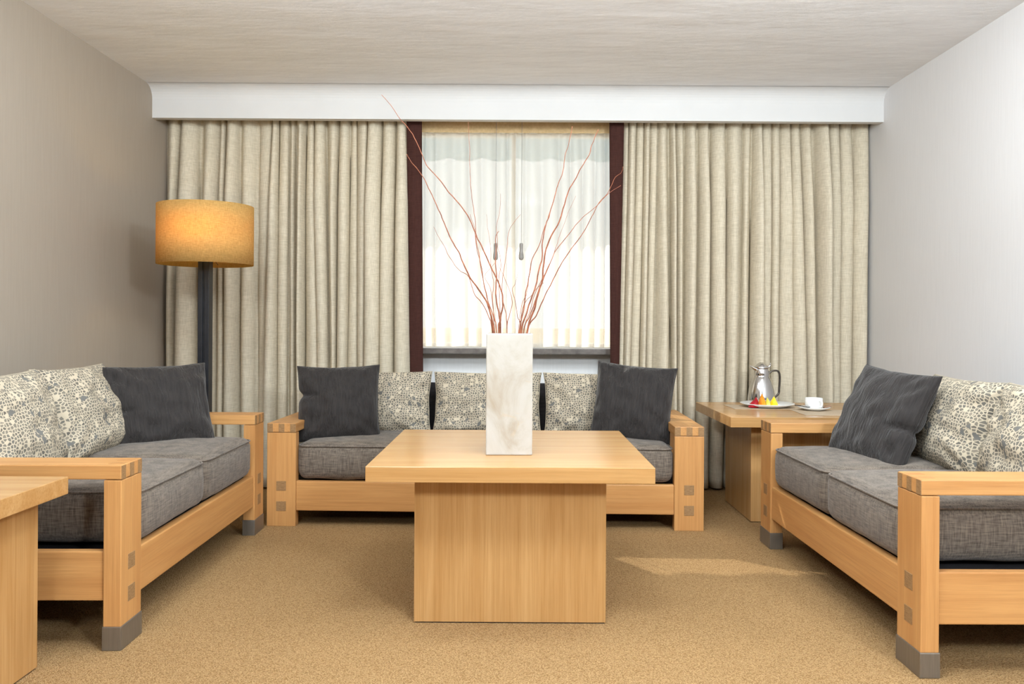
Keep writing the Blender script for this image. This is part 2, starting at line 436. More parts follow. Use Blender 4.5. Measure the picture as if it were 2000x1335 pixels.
# ------------------------------------------------------------------ room shell
XL, XR, YB, YF, ZC, YP = -2.33, 2.345, 5.72, -1.4, 2.59, 5.30
def slab(name, label, mat, *a):
    o = obj(name, box(*a), mat); tag(o, label, kind='structure'); return o
slab('floor', 'tan looped wool carpet covering the whole floor', 'carpet', XL - 0.1, XR + 0.1, YF - 0.1, YB + 0.3, -0.1, 0)
slab('wall_left', 'papered wall behind the lamp and left sofa, toned taupe for shade', 'wall_l', XL - 0.1, XL, YF, YB, 0, ZC)
slab('wall_right', 'papered wall behind the right sofa, toned pale grey for light', 'wall_r', XR, XR + 0.1, YF, YB, 0, ZC)
slab('wall_front', 'plain wall behind the viewer', 'wall_l', XL - 0.1, XR + 0.1, YF - 0.1, YF, 0, ZC)
slab('ceiling', 'off-white plaster ceiling with a slightly uneven surface', 'ceiling', XL - 0.1, XR + 0.1, YF - 0.1, YB + 0.3, ZC, ZC + 0.1)
WX0, WX1, WZ0, WZ1 = -1.15, 0.76, 0.9, 2.45
bm = bmesh.new()
box(XL - 0.1, WX0, YB, YB + 0.25, 0, ZC, bm=bm); box(WX1, XR + 0.1, YB, YB + 0.25, 0, ZC, bm=bm)
box(WX0, WX1, YB, YB + 0.25, 0, WZ0 - 0.02, bm=bm); box(WX0, WX1, YB, YB + 0.25, WZ1, ZC, bm=bm)
tag(obj('wall_back', bm, 'wall_white'), 'white painted wall below and around the curtained window', kind='structure')
# pelmet: a boxed plaster beam with a coved junction to the ceiling
prof = [(YP, 2.388), (YP, 2.50)]
R = 0.085
for k in range(1, 9):
    a = k / 8 * PI / 2
    prof.append((YP - R * (1 - math.cos(a)), 2.503 + R * math.sin(a)))
prof += [(YP + 0.06, ZC), (YP + 0.06, 2.40), (YP + 0.055, 2.388)]
bm = bmesh.new()
L_ = [bm.verts.new((XL, y, z)) for y, z in prof]; R_ = [bm.verts.new((XR, y, z)) for y, z in prof]
for i in range(len(prof)):
    j = (i + 1) % len(prof); bm.faces.new([L_[i], L_[j], R_[j], R_[i]])
bm.faces.new(L_); bm.faces.new(R_)
tag(obj('trim_1', bm, 'pelmet'), 'white pelmet box running above the curtains, coved into the ceiling', kind='structure')
# window
wd = bpy.data.objects.new('window_1', None); COL.objects.link(wd); wd.location = (0, YB + 0.14, WZ0)
tag(wd, 'white two-leaf casement window behind the sheer curtain', kind='structure')
hw, wh = (WX1 - WX0) / 2, WZ1 - WZ0; cx = -0.02
def wpart(name, *a, mat='frame', par=wd): return obj(name, box(*a, bev=0.004 if mat == 'frame' else 0), mat, par)
wpart('frame_side', WX0, WX0 + 0.05, -0.03, 0.03, 0, wh); wpart('frame_side', WX1 - 0.05, WX1, -0.03, 0.03, 0, wh)
wpart('frame_top', WX0 + 0.05, WX1 - 0.05, -0.03, 0.03, wh - 0.05, wh); wpart('frame_bottom', WX0 + 0.05, WX1 - 0.05, -0.03, 0.03, 0, 0.05)
wpart('mullion', cx - 0.015, cx + 0.015, -0.03, 0.03, 0.05, wh - 0.05)
for x0, x1 in ((WX0 + 0.05, cx - 0.015), (cx + 0.015, WX1 - 0.05)):
    wpart('pane', x0, x1, -0.003, 0.003, 0.05, wh - 0.05, mat='glass')
o = obj('window_sill', box(WX0 - 0.1, WX1 + 0.1, 5.545, YB + 0.10, 0.882, 0.922, bev=0.006), 'stone')
tag(o, 'dark stone window sill under the sheer curtain', kind='structure')
# outside
o = slab('terrace_floor', 'pale terrace outside the window', 'parapet', -6, 6, YB + 0.3, 9.0, -0.3, -0.1)
o = slab('parapet', 'beige terrace parapet seen faintly through the sheer curtain', 'parapet', -6, 6, 8.6, 8.9, -0.1, 1.04)

aw = thing('awning', 'pale blue scalloped awning outside, seen through the top of the sheer', 'awning', (0, YB + 0.25, 2.9))
bm = bmesh.new(); nA = 240
edge = [(-3 + 6 * i / nA) for i in range(nA + 1)]
t0 = [bm.verts.new((x, 0.0, 0.0)) for x in edge]; t1 = [bm.verts.new((x, 0.63, -0.25)) for x in edge]
for i in range(nA): bm.faces.new([t0[i], t0[i + 1], t1[i + 1], t1[i]])
o = obj('canopy', bm, 'canvas', aw); m_ = o.modifiers.new('thickness', 'SOLIDIFY'); m_.thickness = 0.004
bm = bmesh.new()
t1 = [bm.verts.new((x, 0.632, -0.252)) for x in edge]; t2 = [bm.verts.new((x, 0.634, -0.495 - 0.03 * abs(math.sin(x * PI / 0.27)))) for x in edge]
for i in range(nA): bm.faces.new([t1[i], t1[i + 1], t2[i + 1], t2[i]])
o = obj('valance', bm, 'canvas', aw); m_ = o.modifiers.new('thickness', 'SOLIDIFY'); m_.thickness = 0.004

# ------------------------------------------------------------------ curtains
def drape(valT, valB, uT0, uT1, uB0, uB1, Yc, ztop, zbot, seed, amp=1.0, nz=34, per=16):
    """pleated cloth from fold positions (photo columns) at its top and near its bottom"""
    T_, B_ = [uT0] + valT + [uT1], [uB0] + valB + [uB1]
    n = len(T_) - 1; b = bmesh.new(); rows = []
    rnd = random.Random(seed); depth = [rnd.uniform(0.45, 1.25) for _ in range(n)]; skew = [rnd.uniform(0.75, 1.35) for _ in range(n)]; gap = [rnd.choice((0.0, 0.04, 0.075, 0.10)) for _ in range(n)]; beta = [rnd.choice((0.0, 0.5, 0.9, 1.1, 1.3)) for _ in range(n)]
    toX = lambda u: (u - U0) / F * Yc
    for j in range(nz + 1):
        s = j / nz; z = ztop + (zbot - ztop) * s; row = []
        f = s ** 0.9 * 1.25
        for i in range(n):
            a, c = toX(T_[i] + (B_[i] - T_[i]) * f), toX(T_[i + 1] + (B_[i + 1] - T_[i + 1]) * f)
            wv = max(c - a, 0.01)
            A = min(0.05 + 0.9 * wv, 0.145) * depth[i] * amp * (0.55 + 0.45 * min(1, s * 4))
            for k in range(per + (1 if i == n - 1 else 0)):
                tt = k / per
                t2 = tt ** skew[i]
                t2 = min(1, max(0, (t2 - gap[i]) / (1 - 2 * gap[i])))
                d = A * max(0, math.sin(PI * t2)) ** 0.7
                d += 0.006 * noise.noise(Vector((i * 3.1 + tt * 2, s * 5, seed)))
                x = a + wv * (tt - beta[i] * math.sin(2 * PI * tt) / (2 * PI) * min(1, 0.35 + s * 2.5))
                # let the folds overlap their right hand neighbours a little
                x += 0.14 * wv * math.sin(PI * tt) * (0.2 + noise.noise(Vector((i * 1.7, s * 2.5, seed + 4))))
                row.append(b.verts.new((x, Yc - d, z)))
        rows.append(row)
    for r0, r1 in zip(rows, rows[1:]):
        for i in range(len(r0) - 1): b.faces.new([r0[i], r0[i + 1], r1[i + 1], r1[i]])
    return b
def flat_strip(cols, Yfun, ztop, zbot, Yc, nz=30, nx=8, wav=0.006, seed=1):
    b = bmesh.new(); rows = []
    for j in range(nz + 1):
        s = j / nz; u0 = cols[0][0] + (cols[0][1] - cols[0][0]) * s; u1 = cols[1][0] + (cols[1][1] - cols[1][0]) * s
        rows.append([b.verts.new(((u0 + (u1 - u0) * i / nx - U0) / F * Yc, Yc - Yfun(i / nx) - wav * noise.noise(Vector((i * 0.5, s * 4, seed))), ztop + (zbot - ztop) * s)) for i in range(nx + 1)])
    for r0, r1 in zip(rows, rows[1:]):
        for i in range(nx): b.faces.new([r0[i], r0[i + 1], r1[i + 1], r1[i]])
    return b
YC = 5.54; ZT = 2.50
def solid(o, t=0.003):
    m = o.modifiers.new('thickness', 'SOLIDIFY'); m.thickness = t; m.offset = 0
lt = [356, 392, 431, 442, 470, 506, 533, 545, 564, 578, 598, 614, 635, 662, 684, 696, 719, 746, 773]
lb = [350, 385, 429, 443, 471, 507, 521, 545, 564, 582, 600, 627, 645, 661, 680, 701, 716, 743, 775]
rt = [1226, 1241, 1255, 1268, 1282, 1303, 1315, 1333, 1357, 1382, 1414, 1448, 1465, 1483, 1504, 1520, 1540, 1557, 1579, 1612, 1634, 1660]
rb = [1215, 1228, 1246, 1259, 1272, 1309, 1320, 1334, 1356, 1384, 1411, 1440, 1460, 1485, 1502, 1519, 1545, 1572, 1592, 1618, 1636, 1660]
c = thing('curtain', 'beige linen curtain left of the window, behind the floor lamp', 'curtain', (0, 0, 0), 0, 'pair of beige curtains')
o = obj('curtain_panel', drape(lt, lb, 323, 794, 324, 806, YC, ZT, 0.015, 3), 'drape', c, True); solid(o)
o = obj('edge_band', flat_strip([(792, 806), (822, 830)], lambda s: 0.02 + 0.012 * math.sin(s * PI), ZT, 0.015, YC - 0.06), 'band', c, True); solid(o)
o['label'] = 'dark brown edge band'
c = thing('curtain', 'beige linen curtain right of the window, behind the coffee pot', 'curtain', (0, 0, 0), 0, 'pair of beige curtains')
o = obj('curtain_panel', drape(rt, rb, 1214, 1692, 1200, 1684, YC, ZT, 0.015, 8), 'drape', c, True); solid(o)
o = obj('edge_band', flat_strip([(1187, 1194), (1216, 1206)], lambda s: 0.02 + 0.012 * math.sin(s * PI), ZT, 0.015, YC - 0.06, seed=5), 'band', c, True); solid(o)
o['label'] = 'dark brown edge band'

def sheer_mesh(x0, x1, Y, ztop, zbotf, seed, pleat=0.085, amp=0.038, nz=40, top_flat=0.6):
    b = bmesh.new(); rows = []; rnd = random.Random(seed)
    nx = 240; ph = 0; phs = []
    for i in range(nx + 1):
        ph += (x1 - x0) / nx / pleat * 2 * PI * (1 + 1.1 * noise.noise(Vector((i * 0.035, seed, 0)))); phs.append(ph)
    for j in range(nz + 1):
        s = j / nz; row = []
        for i in range(nx + 1):
            x = x0 + (x1 - x0) * i / nx; zb = zbotf(x); z = ztop + (zb - ztop) * s
            k = amp * (0.45 + 0.55 * min(1, s * 3)) * (0.8 + 0.5 * noise.noise(Vector((x * 5, s * 1.6, seed))))
            y = Y - k * math.sin(phs[i] + 0.9 * noise.noise(Vector((x * 2, s * 2.2, seed + 3))))
            row.append(b.verts.new((x + 0.25 * k * math.cos(phs[i]), y, z)))
        rows.append(row)
    for r0, r1 in zip(rows, rows[1:]):
        for i in range(nx): b.faces.new([r0[i], r0[i + 1], r1[i + 1], r1[i]])
    return b
c = thing('sheer_curtain', 'sheer white voile curtain hanging across the window', 'curtain')
obj('sheer_panel', sheer_mesh(-0.95, 0.78, 5.612, 2.375, lambda x: 0.93 + 0.018 * max(0, noise.noise(Vector((x * 5, 2, 0)))), 2), 'sheer', c, True)
obj('header_tape', flat_strip([(760, 760), (1245, 1245)], lambda s: 0.003 * math.sin(s * 90), 2.465, 2.365, 5.562, nz=4, nx=90, wav=0.004), 'header', c, True)
rl = obj('curtain_rail', box(-0.95, 0.86, 5.530, 5.605, 2.468, 2.485, bev=0.003), 'rail')
tag(rl, 'thin bronze curtain rail above the sheer', 'rail')
for u, lab in ((968, 'grey teardrop cord pull behind the willow branches'), (1018, 'grey teardrop cord pull hanging clear of the branches')):
    p = at(u, 490, 5.535)
    c = thing('cord_pull', lab, 'cord pull', (p.x, p.y, p.z), 0, 'cord pulls of the sheer curtain')
    obj('cord', tube([(0, 0, 0.02), (0, 0, 2.470 - p.z)], 0.0015, 6), 'pull', c, True)
    obj('weight', lathe([(0, -0.062), (0.012, -0.058), (0.017, -0.045), (0.016, -0.025), (0.012, 0.0), (0.012, 0.045), (0.009, 0.052), (0, 0.052)], 16), 'pull', c, True)

# ------------------------------------------------------------------ sofas
PW, PD, AT, D = 0.155, 0.058, 0.048, 0.88
def sofa(label, L, foot, ncush, loc, rotz, seed):
    z0 = foot
    s = thing('sofa', label, 'sofa', loc, rotz, 'wooden sofas with grey seats')
    zA = z0 + 0.5485
    for sx in (-1, 1):
        xc = sx * (L / 2 - PW / 2); x0, x1 = xc - PW / 2, xc + PW / 2
        fw = PW / 5
        for front in (True, False):
            y0, y1 = (0, PD) if front else (D - PD, D)
            bm = box(x0, x1, y0, y1, 0.078 if foot else 0.0, zA - AT - 0.002, bev=0.003)
            leg = obj('leg', bm, 'oak_z', s)
            if foot:
                o = obj('foot_cap', box(x0 - 0.003, x1 + 0.003, y0 - 0.003, y1 + 0.003, 0, 0.079, bev=0.003), 'steel', leg); o['label'] = 'grey steel foot cap'
            if front:
                for zc in (0.215, 0.107):
                    o = obj('peg', box(xc - 0.026, xc + 0.026, y0 - 0.0015, y0 + 0.02, z0 + zc - 0.026, z0 + zc + 0.026, bev=0.001, seg=1), 'endgrain', leg)
        arm = obj('armrest', box(x0, x1, 0, D, zA - AT, zA, bev=0.004), 'oak_y', s)
        for ya, yb_ in ((-0.001, 0.004), (D - 0.004, D + 0.001)):
            for k in (0, 2, 4):
                xa, xb = x0 + k * fw + (0.001 if k == 0 else 0), x0 + (k + 1) * fw - (0.001 if k == 4 else 0)
                obj('finger_joint', box(xa, xb, ya, yb_, zA - AT + 0.0005, zA - 0.0025), 'endgrain', arm)
        for k in (1, 3):
            for ya, yb_ in ((0.004, PD), (D - PD, D - 0.004)):
                obj('finger_joint', box(x0 + k * fw, x0 + (k + 1) * fw, ya, yb_, zA - 0.004, zA + 0.0005), 'oak_end', arm)
        xs = (x0 + 0.010, x0 + 0.045) if sx < 0 else (x1 - 0.045, x1 - 0.010)
        obj('side_rail', box(*xs, PD, D - PD, z0 + 0.098, z0 + 0.262, bev=0.005), 'oak_y', s)
    xi = L / 2 - PW
    obj('front_rail', box(-xi, xi, 0.006, 0.046, z0 + 0.083, z0 + 0.240, bev=0.005), 'oak_x', s)
    obj('back_rail', box(-xi, xi, D - 0.05, D - 0.01, z0 + 0.083, z0 + 0.240, bev=0.005), 'oak_x', s)
    o = obj('seat_deck', box(-xi - 0.06, xi + 0.06, 0.06, D - 0.06, z0 + 0.19, z0 + 0.225), 'backdark', s)
    # reclined dark back
    bm = box(-xi + 0.01, xi - 0.01, -0.03, 0.03, 0, 0.46, bev=0.02, seg=3)
    bmesh.ops.rotate(bm, verts=bm.verts, cent=(0, 0, 0), matrix=Matrix.Rotation(-math.radians(16), 3, 'X'))
    bmesh.ops.translate(bm, verts=bm.verts, vec=(0, 0.69, z0 + 0.27))
    o = obj('backrest', bm, 'backdark', s, True); o['label'] = 'dark fabric backrest'
    cw = 2 * xi / ncush; dep = 0.66
    for k in range(ncush):
        bm = cushion(cw - 0.006, dep, 0.200, 0.048, 0.020, seed=seed + k)
        bmesh.ops.translate(bm, verts=bm.verts, vec=(-xi + cw * (k + 0.5), 0.012 + dep / 2, z0 + 0.243))
        cu = obj('seat_cushion', bm, 'seat', s, True)
        hx, hy, r = cw / 2 - 0.004, dep / 2, 0.05
        ring = []
        for a0, sxx, syy in ((0, 1, 1), (PI / 2, -1, 1), (PI, -1, -1), (3 * PI / 2, 1, -1)):
            for q in range(5):
                a = a0 + q / 4 * PI / 2
                ring.append((-xi + cw * (k + 0.5) + sxx * (hx - r) + r * math.cos(a), 0.012 + hy + syy * (hy - r) + r * math.sin(a), z0 + 0.243 + 0.182))
        obj('seam', tube(ring, 0.004, 6, closed=True), 'seat', cu, True)
    return s
MAT['oak_end'] = wood('sofa_wood_end', 2, (190, 140, 88), (176, 124, 74), (150, 98, 54))
yaw_b = -math.atan2(0.057, 2.32)
sofa('three-seat wooden sofa standing under the window', 2.32, 0.0, 3, (-0.1625, 4.396, 0), yaw_b, 1)
sofa('two-seat wooden sofa along the left wall, in front of the floor lamp', 1.643, 0.0635, 2, (-1.312, 3.558, 0), PI / 2 + 0.018, 11)
sofa('two-seat wooden sofa along the right wall, near the coffee pot', 1.62, 0.0635, 2, (1.248, 3.37, 0), -PI / 2 + 0.009, 21)

# ------------------------------------------------------------------ tables
def table(name, label, x0, x1, y0, y1, zt, ov_x, ov_y, th=0.055):
    cx, cy = (x0 + x1) / 2, (y0 + y1) / 2
    t_ = thing(name, label, 'table', (cx, cy, 0))
    hx, hy = (x1 - x0) / 2, (y1 - y0) / 2
    obj('tabletop', box(-hx, hx, -hy, hy, zt - th, zt, bev=0.0025), 'veneer_x', t_)
    bx, by = hx - ov_x, hy - ov_y; w = 0.022
    obj('base_panel', box(-bx, bx, -by, -by + w, 0.004, zt - th, bev=0.0015), 'veneer_z', t_)
    obj('base_panel', box(-bx, bx, by - w, by, 0.004, zt - th, bev=0.0015), 'veneer_z', t_)
    obj('base_panel', box(-bx, -bx + w, -by + w, by - w, 0.004, zt - th, bev=0.0015), 'veneer_z', t_)
    obj('base_panel', box(bx - w, bx, -by + w, by - w, 0.004, zt - th, bev=0.0015), 'veneer_z', t_)
    obj('plinth', box(-bx + 0.004, bx - 0.004, -by + 0.004, by - 0.004, 0, 0.004), 'backdark', t_)
    return t_
ct = table('coffee_table', 'square light oak coffee table in the middle of the carpet', -0.515, 0.485, 2.857, 3.857, 0.592, 0.152, 0.152)
table('side_table', 'oak corner table carrying the coffee pot and fruit plate', 1.150, 2.12, 4.42, 5.28, 0.596, 0.152, 0.152)
table('side_table', 'oak table cut off by the left edge, beside the left sofa', -2.30, -1.42, 1.72, 2.64, 0.592, 0.07, 0.045)

# ------------------------------------------------------------------ floor lamp
lx, ly = at(401, 600, 4.63).x, 4.63
lamp = thing('floor_lamp', 'black floor lamp with glowing drum shade in the left corner', 'lamp', (lx, ly, 0))
obj('lamp_base', box(-0.15, 0.15, -0.15, 0.15, 0, 0.025, bev=0.004), 'black', lamp)
bm = box(-0.031, -0.006, -0.03, 0.03, 0.025, 1.47, bev=0.002); box(0.006, 0.031, -0.03, 0.03, 0.025, 1.47, bev=0.002, bm=bm); box(-0.007, 0.007, -0.02, 0.02, 0.025, 1.47, bm=bm)
obj('pole', bm, 'black', lamp)
ZS0, ZS1, RS = 1.405, 1.732, 0.257
sh = obj('lamp_shade', lathe([(RS, ZS0), (RS, ZS0 + 0.12), (RS, ZS0 + 0.24), (RS, ZS1), (RS - 0.003, ZS1), (RS - 0.003, ZS0 + 0.2), (RS - 0.003, ZS0)], 72, close=True), 'shade', lamp, False)
for p in sh.data.polygons: p.use_smooth = abs(p.normal.z) < 0.5
sh['label'] = 'beige woven drum shade, glowing yellow'
bm = bmesh.new()
for k in range(3):
    a = k * 2 * PI / 3 + 0.4
    tube([(0, 0, ZS1 - 0.06), ((RS - 0.006) * math.cos(a), (RS - 0.006) * math.sin(a), ZS1 - 0.03)], 0.002, 6, bm=bm)
tube([(0, 0, 1.46), (0, 0, ZS1 - 0.055)], 0.004, 6, bm=bm)
obj('shade_spider', bm, 'black', lamp)
obj('bulb', lathe([(0, 1.50), (0.016, 1.50), (0.018, 1.53), (0.030, 1.56), (0.030, 1.585), (0.02, 1.605), (0, 1.61)], 20, center=(0.02, -0.075)), 'bulb', lamp, True)
obj('pull_cord', tube(spline([(0.035, -0.04, 1.47), (0.07, -0.09, 1.44), (0.11, -0.11, 1.395)]), 0.0016, 5), 'black', lamp)
ld = light('floor_lamp_bulb_light', 'POINT', (lx + 0.02, ly - 0.115, 1.59), 3.0, (1.0, 0.70, 0.18), shadow_soft_size=0.035)

# ------------------------------------------------------------------ pillows
DG, PG = 'crinkled charcoal throw pillows', 'leaf-print back pillows'
dk = dict(wrinkle=0.008, stripes=0.0035, pinch=0.06, N=64)
SB = 0.425            # seat height of the low sofa; the others stand higher on steel feet
SH = SB + 0.0635 - 0.010
# left sofa
place_pillow('throw_pillow', 'charcoal throw pillow on the left sofa, in front of the lamp pole', DG, 0.50, 0.42, 0.17, 3, 'charcoal', (-1.675, 3.955, SH), 40, 20, -1, notch=(-1, -0.1, 0.10), **dk)
place_pillow('back_pillow', 'leaf-print pillow on the left sofa, next to its charcoal pillow', PG, 0.56, 0.425, 0.21, 5, 'leaf', (-1.865, 3.70, SH), 88, 18, 0, True, wrinkle=0.010)
place_pillow('back_pillow', 'leaf-print pillow on the left sofa, cut off by the photo edge', PG, 0.56, 0.425, 0.21, 6, 'leaf', (-1.84, 3.13, SH), 92, 17, 0, True, wrinkle=0.010)
# right sofa
place_pillow('throw_pillow', 'charcoal throw pillow on the right sofa, tilted beside the corner table', DG, 0.52, 0.45, 0.17, 9, 'charcoal', (1.535, 3.675, SH), -78, 24, 3, notch=(1, -0.15, 0.06), **dk)
place_pillow('back_pillow', 'leaf-print pillow on the right sofa, half hidden by its charcoal pillow', PG, 0.58, 0.405, 0.21, 12, 'leaf', (1.80, 3.50, SH), -90, 17, 0, True, wrinkle=0.011)
place_pillow('back_pillow', 'leaf-print pillow on the right sofa, cut off by the photo edge', PG, 0.56, 0.405, 0.21, 14, 'leaf', (1.79, 2.93, SH), -92, 16, 0, True, wrinkle=0.011)
# back sofa
place_pillow('throw_pillow', 'charcoal throw pillow at the left end of the window sofa', DG, 0.46, 0.43, 0.17, 17, 'charcoal', (-0.985, 4.635, SB), 9, 15, -1, notch=(-1, 0.22, 0.10), **dk)
place_pillow('throw_pillow', 'charcoal throw pillow at the right end of the window sofa', DG, 0.45, 0.45, 0.17, 19, 'charcoal', (0.635, 4.63, SB), -12, 16, 5, **dk)
place_pillow('back_pillow', 'leaf-print pillow on the window sofa, left of the alabaster vase beside charcoal', PG, 0.64, 0.38, 0.22, 23, 'leaf', (-0.82, 4.905, SB), 1, 14, 0, True, wrinkle=0.014, pinch=0.05)
place_pillow('back_pillow', 'middle leaf-print pillow on the window sofa, behind the alabaster vase', PG, 0.64, 0.38, 0.22, 26, 'leaf', (-0.165, 4.89, SB), 0, 14, 0, True, wrinkle=0.014, pinch=0.05)
place_pillow('back_pillow', 'leaf-print pillow on the window sofa, right of the vase beside charcoal', PG, 0.64, 0.38, 0.22, 29, 'leaf', (0.49, 4.875, SB), 0, 14, 0, True, wrinkle=0.014, pinch=0.05)

# ------------------------------------------------------------------ vase and willow branches
vx, vy, vz, vw = -0.023, 3.114 + 0.0875, 0.592, 0.0875
bm = bmesh.new(); zt, wl = 0.458, 0.014
box(-vw, vw, -vw, vw, 0, zt, bev=0.006, seg=3, bm=bm)
top = max(bm.faces, key=lambda f: f.calc_center_median().z)
bmesh.ops.inset_region(bm, faces=[top], thickness=wl, depth=0)
bmesh.ops.translate(bm, verts=top.verts, vec=(0, 0, -0.38))
va_ = obj('vase', bm, 'alabaster'); va_.location = (vx, vy, vz); va_.rotation_euler = (0, 0, math.radians(0.6))
tag(va_, 'tall square white alabaster vase on the coffee table', 'vase')

BR = [
 ('longest willow branch, arching up left to the white pelmet', 3.0, 0.10, [(485, 1105), (490, 1040), (500, 960), (490, 900), (470, 850), (440, 790), (405, 710), (375, 650), (355, 600), (335, 555), (290, 490), (240, 435), (200, 380), (150, 325), (130, 300), (105, 240), (75, 175), (40, 120), (0, 75), (-40, 15), (-86, -37)]),
 ('willow branch leaning left with its tip on the left brown band', 3.2, -0.12, [(455, 1105), (440, 1020), (420, 960), (385, 905), (345, 850), (315, 790), (285, 720), (250, 660), (220, 590), (190, 520), (150, 430), (105, 345), (60, 290), (35, 250)]),
 ('thin willow twig leaning lowest on the left side', 1.9, 0.16, [(445, 1105), (435, 1040), (400, 970), (360, 920), (335, 840), (290, 810), (245, 750), (215, 690), (190, 650), (165, 600)]),
 ('thin upright willow twig reaching the header tape left of centre', 2.0, 0.06, [(470, 1105), (460, 1050), (435, 980), (415, 900), (400, 830), (385, 740), (370, 650), (365, 560), (355, 490), (345, 400), (340, 300), (338, 200), (332, 92)]),
 ('willow twig ending where the long left branch bends', 2.0, -0.05, [(450, 1105), (440, 1020), (425, 950), (410, 880), (395, 790), (372, 700), (365, 620), (343, 540)]),
 ('stout willow stem with a hooked tip beside the left cord pull', 3.4, -0.02, [(480, 1105), (485, 1050), (475, 990), (465, 920), (470, 850), (465, 770), (468, 720), (465, 650), (480, 620)]),
 ('fine willow twig rising just above the hooked stem', 1.5, 0.08, [(490, 1105), (485, 950), (480, 850), (490, 770), (475, 690), (470, 600), (485, 520), (490, 440)]),
 ('wavy central willow twig bending right to the right cord pull', 1.7, 0.12, [(520, 1105), (515, 1020), (500, 960), (495, 890), (505, 800), (518, 720), (525, 640), (545, 590), (585, 540)]),
 ('thick dark willow branch reaching highest on the right of the sheer', 3.7, -0.08, [(618, 1105), (650, 1000), (670, 920), (690, 860), (695, 800), (705, 720), (730, 650), (770, 580), (795, 500), (815, 430), (850, 370), (880, 310), (915, 255), (935, 190), (962, 130)]),
 ('reddish willow branch whose tip crosses the header tape', 3.2, 0.09, [(590, 1105), (610, 1030), (635, 950), (660, 880), (675, 800), (690, 750), (690, 680), (705, 600), (725, 540), (748, 460), (765, 400), (790, 330), (800, 260), (822, 180), (835, 115)]),
 ('willow branch following close left of the reddish one', 2.7, 0.02, [(580, 1105), (600, 1000), (610, 920), (625, 850), (640, 760), (675, 690), (695, 620), (715, 565), (742, 480)]),
 ('willow branch bowing low then rising to the right brown band', 2.2, -0.14, [(618, 1105), (660, 1030), (690, 960), (730, 880), (770, 800), (820, 720), (880, 640), (930, 550), (960, 490), (1010, 430), (1040, 365), (1070, 340), (1080, 310)]),
 ('willow branch crossing over to the right brown band, lower tip', 2.3, 0.15, [(600, 1105), (625, 1040), (655, 960), (680, 890), (705, 830), (735, 760), (755, 715), (830, 620), (880, 560), (940, 510), (1010, 440), (1070, 400)]),
 ('fine pale willow twig between the right-hand branches', 1.4, 0.18, [(600, 1105), (630, 1010), (655, 920), (700, 830), (735, 760), (752, 710), (765, 670), (790, 600), (820, 520), (853, 450)]),
 ('short fine willow twig just right of centre', 1.4, 0.05, [(575, 1105), (590, 980), (615, 920), (628, 830), (630, 745)]),
 ('short curling willow twig in the middle of the bunch', 1.6, -0.04, [(590, 1105), (570, 1030), (560, 960), (545, 905), (560, 870), (575, 815)]),
 ('fine upright willow twig left of the hooked stem', 1.4, 0.14, [(460, 1105), (450, 950), (455, 870), (442, 790), (440, 690), (428, 620), (420, 540)]),
 ('willow twig swinging right from below the hooked stem', 1.8, 0.0, [(520, 1105), (530, 1030), (545, 960), (530, 900), (500, 830), (472, 772)]),
 ('short side twig crossing low between the right-hand branches', 1.6, -0.06, [(585, 1105), (590, 1020), (610, 960), (640, 930), (670, 890), (700, 868)]),
 ('short twig crossing behind the left-hand branches', 1.5, 0.07, [(470, 1105), (455, 1010), (440, 900), (412, 840), (440, 800), (470, 765)]),
]
for i, (lab, r0, dy, pts) in enumerate(BR):
    rnd = random.Random(i); yb = vy + rnd.uniform(-0.03, 0.03) + 0.3 * dy * 0.3
    n = len(pts); P3 = []
    for k, (x, y) in enumerate(pts):
        s = k / (n - 1)
        P3.append(at(780 + x / 2.472, 200 + y / 2.472, yb + dy * s * 1.2))
    P3[0].x = max(vx - 0.068, min(vx + 0.068, P3[0].x))
    foot = P3[0].copy(); foot.z -= 0.22; foot.x = vx + (foot.x - vx) * 0.7
    P3 = spline([foot] + P3, 6)
    m = len(P3)
    for k, p in enumerate(P3):
        if k > 6:
            p += Vector((noise.noise(Vector((i * 5.1, k * 0.35, 0))), noise.noise(Vector((i * 5.1, k * 0.3, 5))), 0)) * 0.0022
    rad = [0.00125 * (r0 * (1 - 0.72 * (k / (m - 1)) ** 0.9)) for k in range(m)]
    o = obj('willow_branch', tube([p - foot for p in P3], rad, 6), 'willow', smooth=True)
    o.location = foot
    tag(o, lab, 'branch', 'willow branches in the alabaster vase')

# ------------------------------------------------------------------ things on the corner table
ZT_ = 0.596
def mesh_thing(name, label, cat, bm, mat, loc, rotz=0, smooth=True, group=None):
    o = obj(name, bm, mat, smooth=smooth); o.location = loc; o.rotation_euler = (0, 0, rotz); return tag(o, label, cat, group)
mesh_thing('placemat', 'grey woven placemat under the fruit plate', 'placemat', box(-0.22, 0.22, -0.13, 0.13, 0, 0.0025, bev=0.001, seg=1), 'mat', (1.50, 4.965, ZT_), 0.02, False, 'grey placemats')
mesh_thing('placemat', 'grey woven placemat under the saucer', 'placemat', box(-0.21, 0.21, -0.15, 0.15, 0, 0.0025, bev=0.001, seg=1), 'mat', (1.80, 4.66, ZT_), -0.03, False, 'grey placemats')
px, py = 1.509, 4.965; pz = ZT_ + 0.0025
mesh_thing('dinner_plate', 'white dinner plate with cut fruit', 'plate', lathe([(0, 0.004), (0.085, 0.004), (0.10, 0.008), (0.156, 0.024), (0.158, 0.022), (0.105, 0.003), (0.09, 0.0), (0, 0.0)], 56), 'china', (px, py, pz))
FG = 'cut fruit on the white plate'
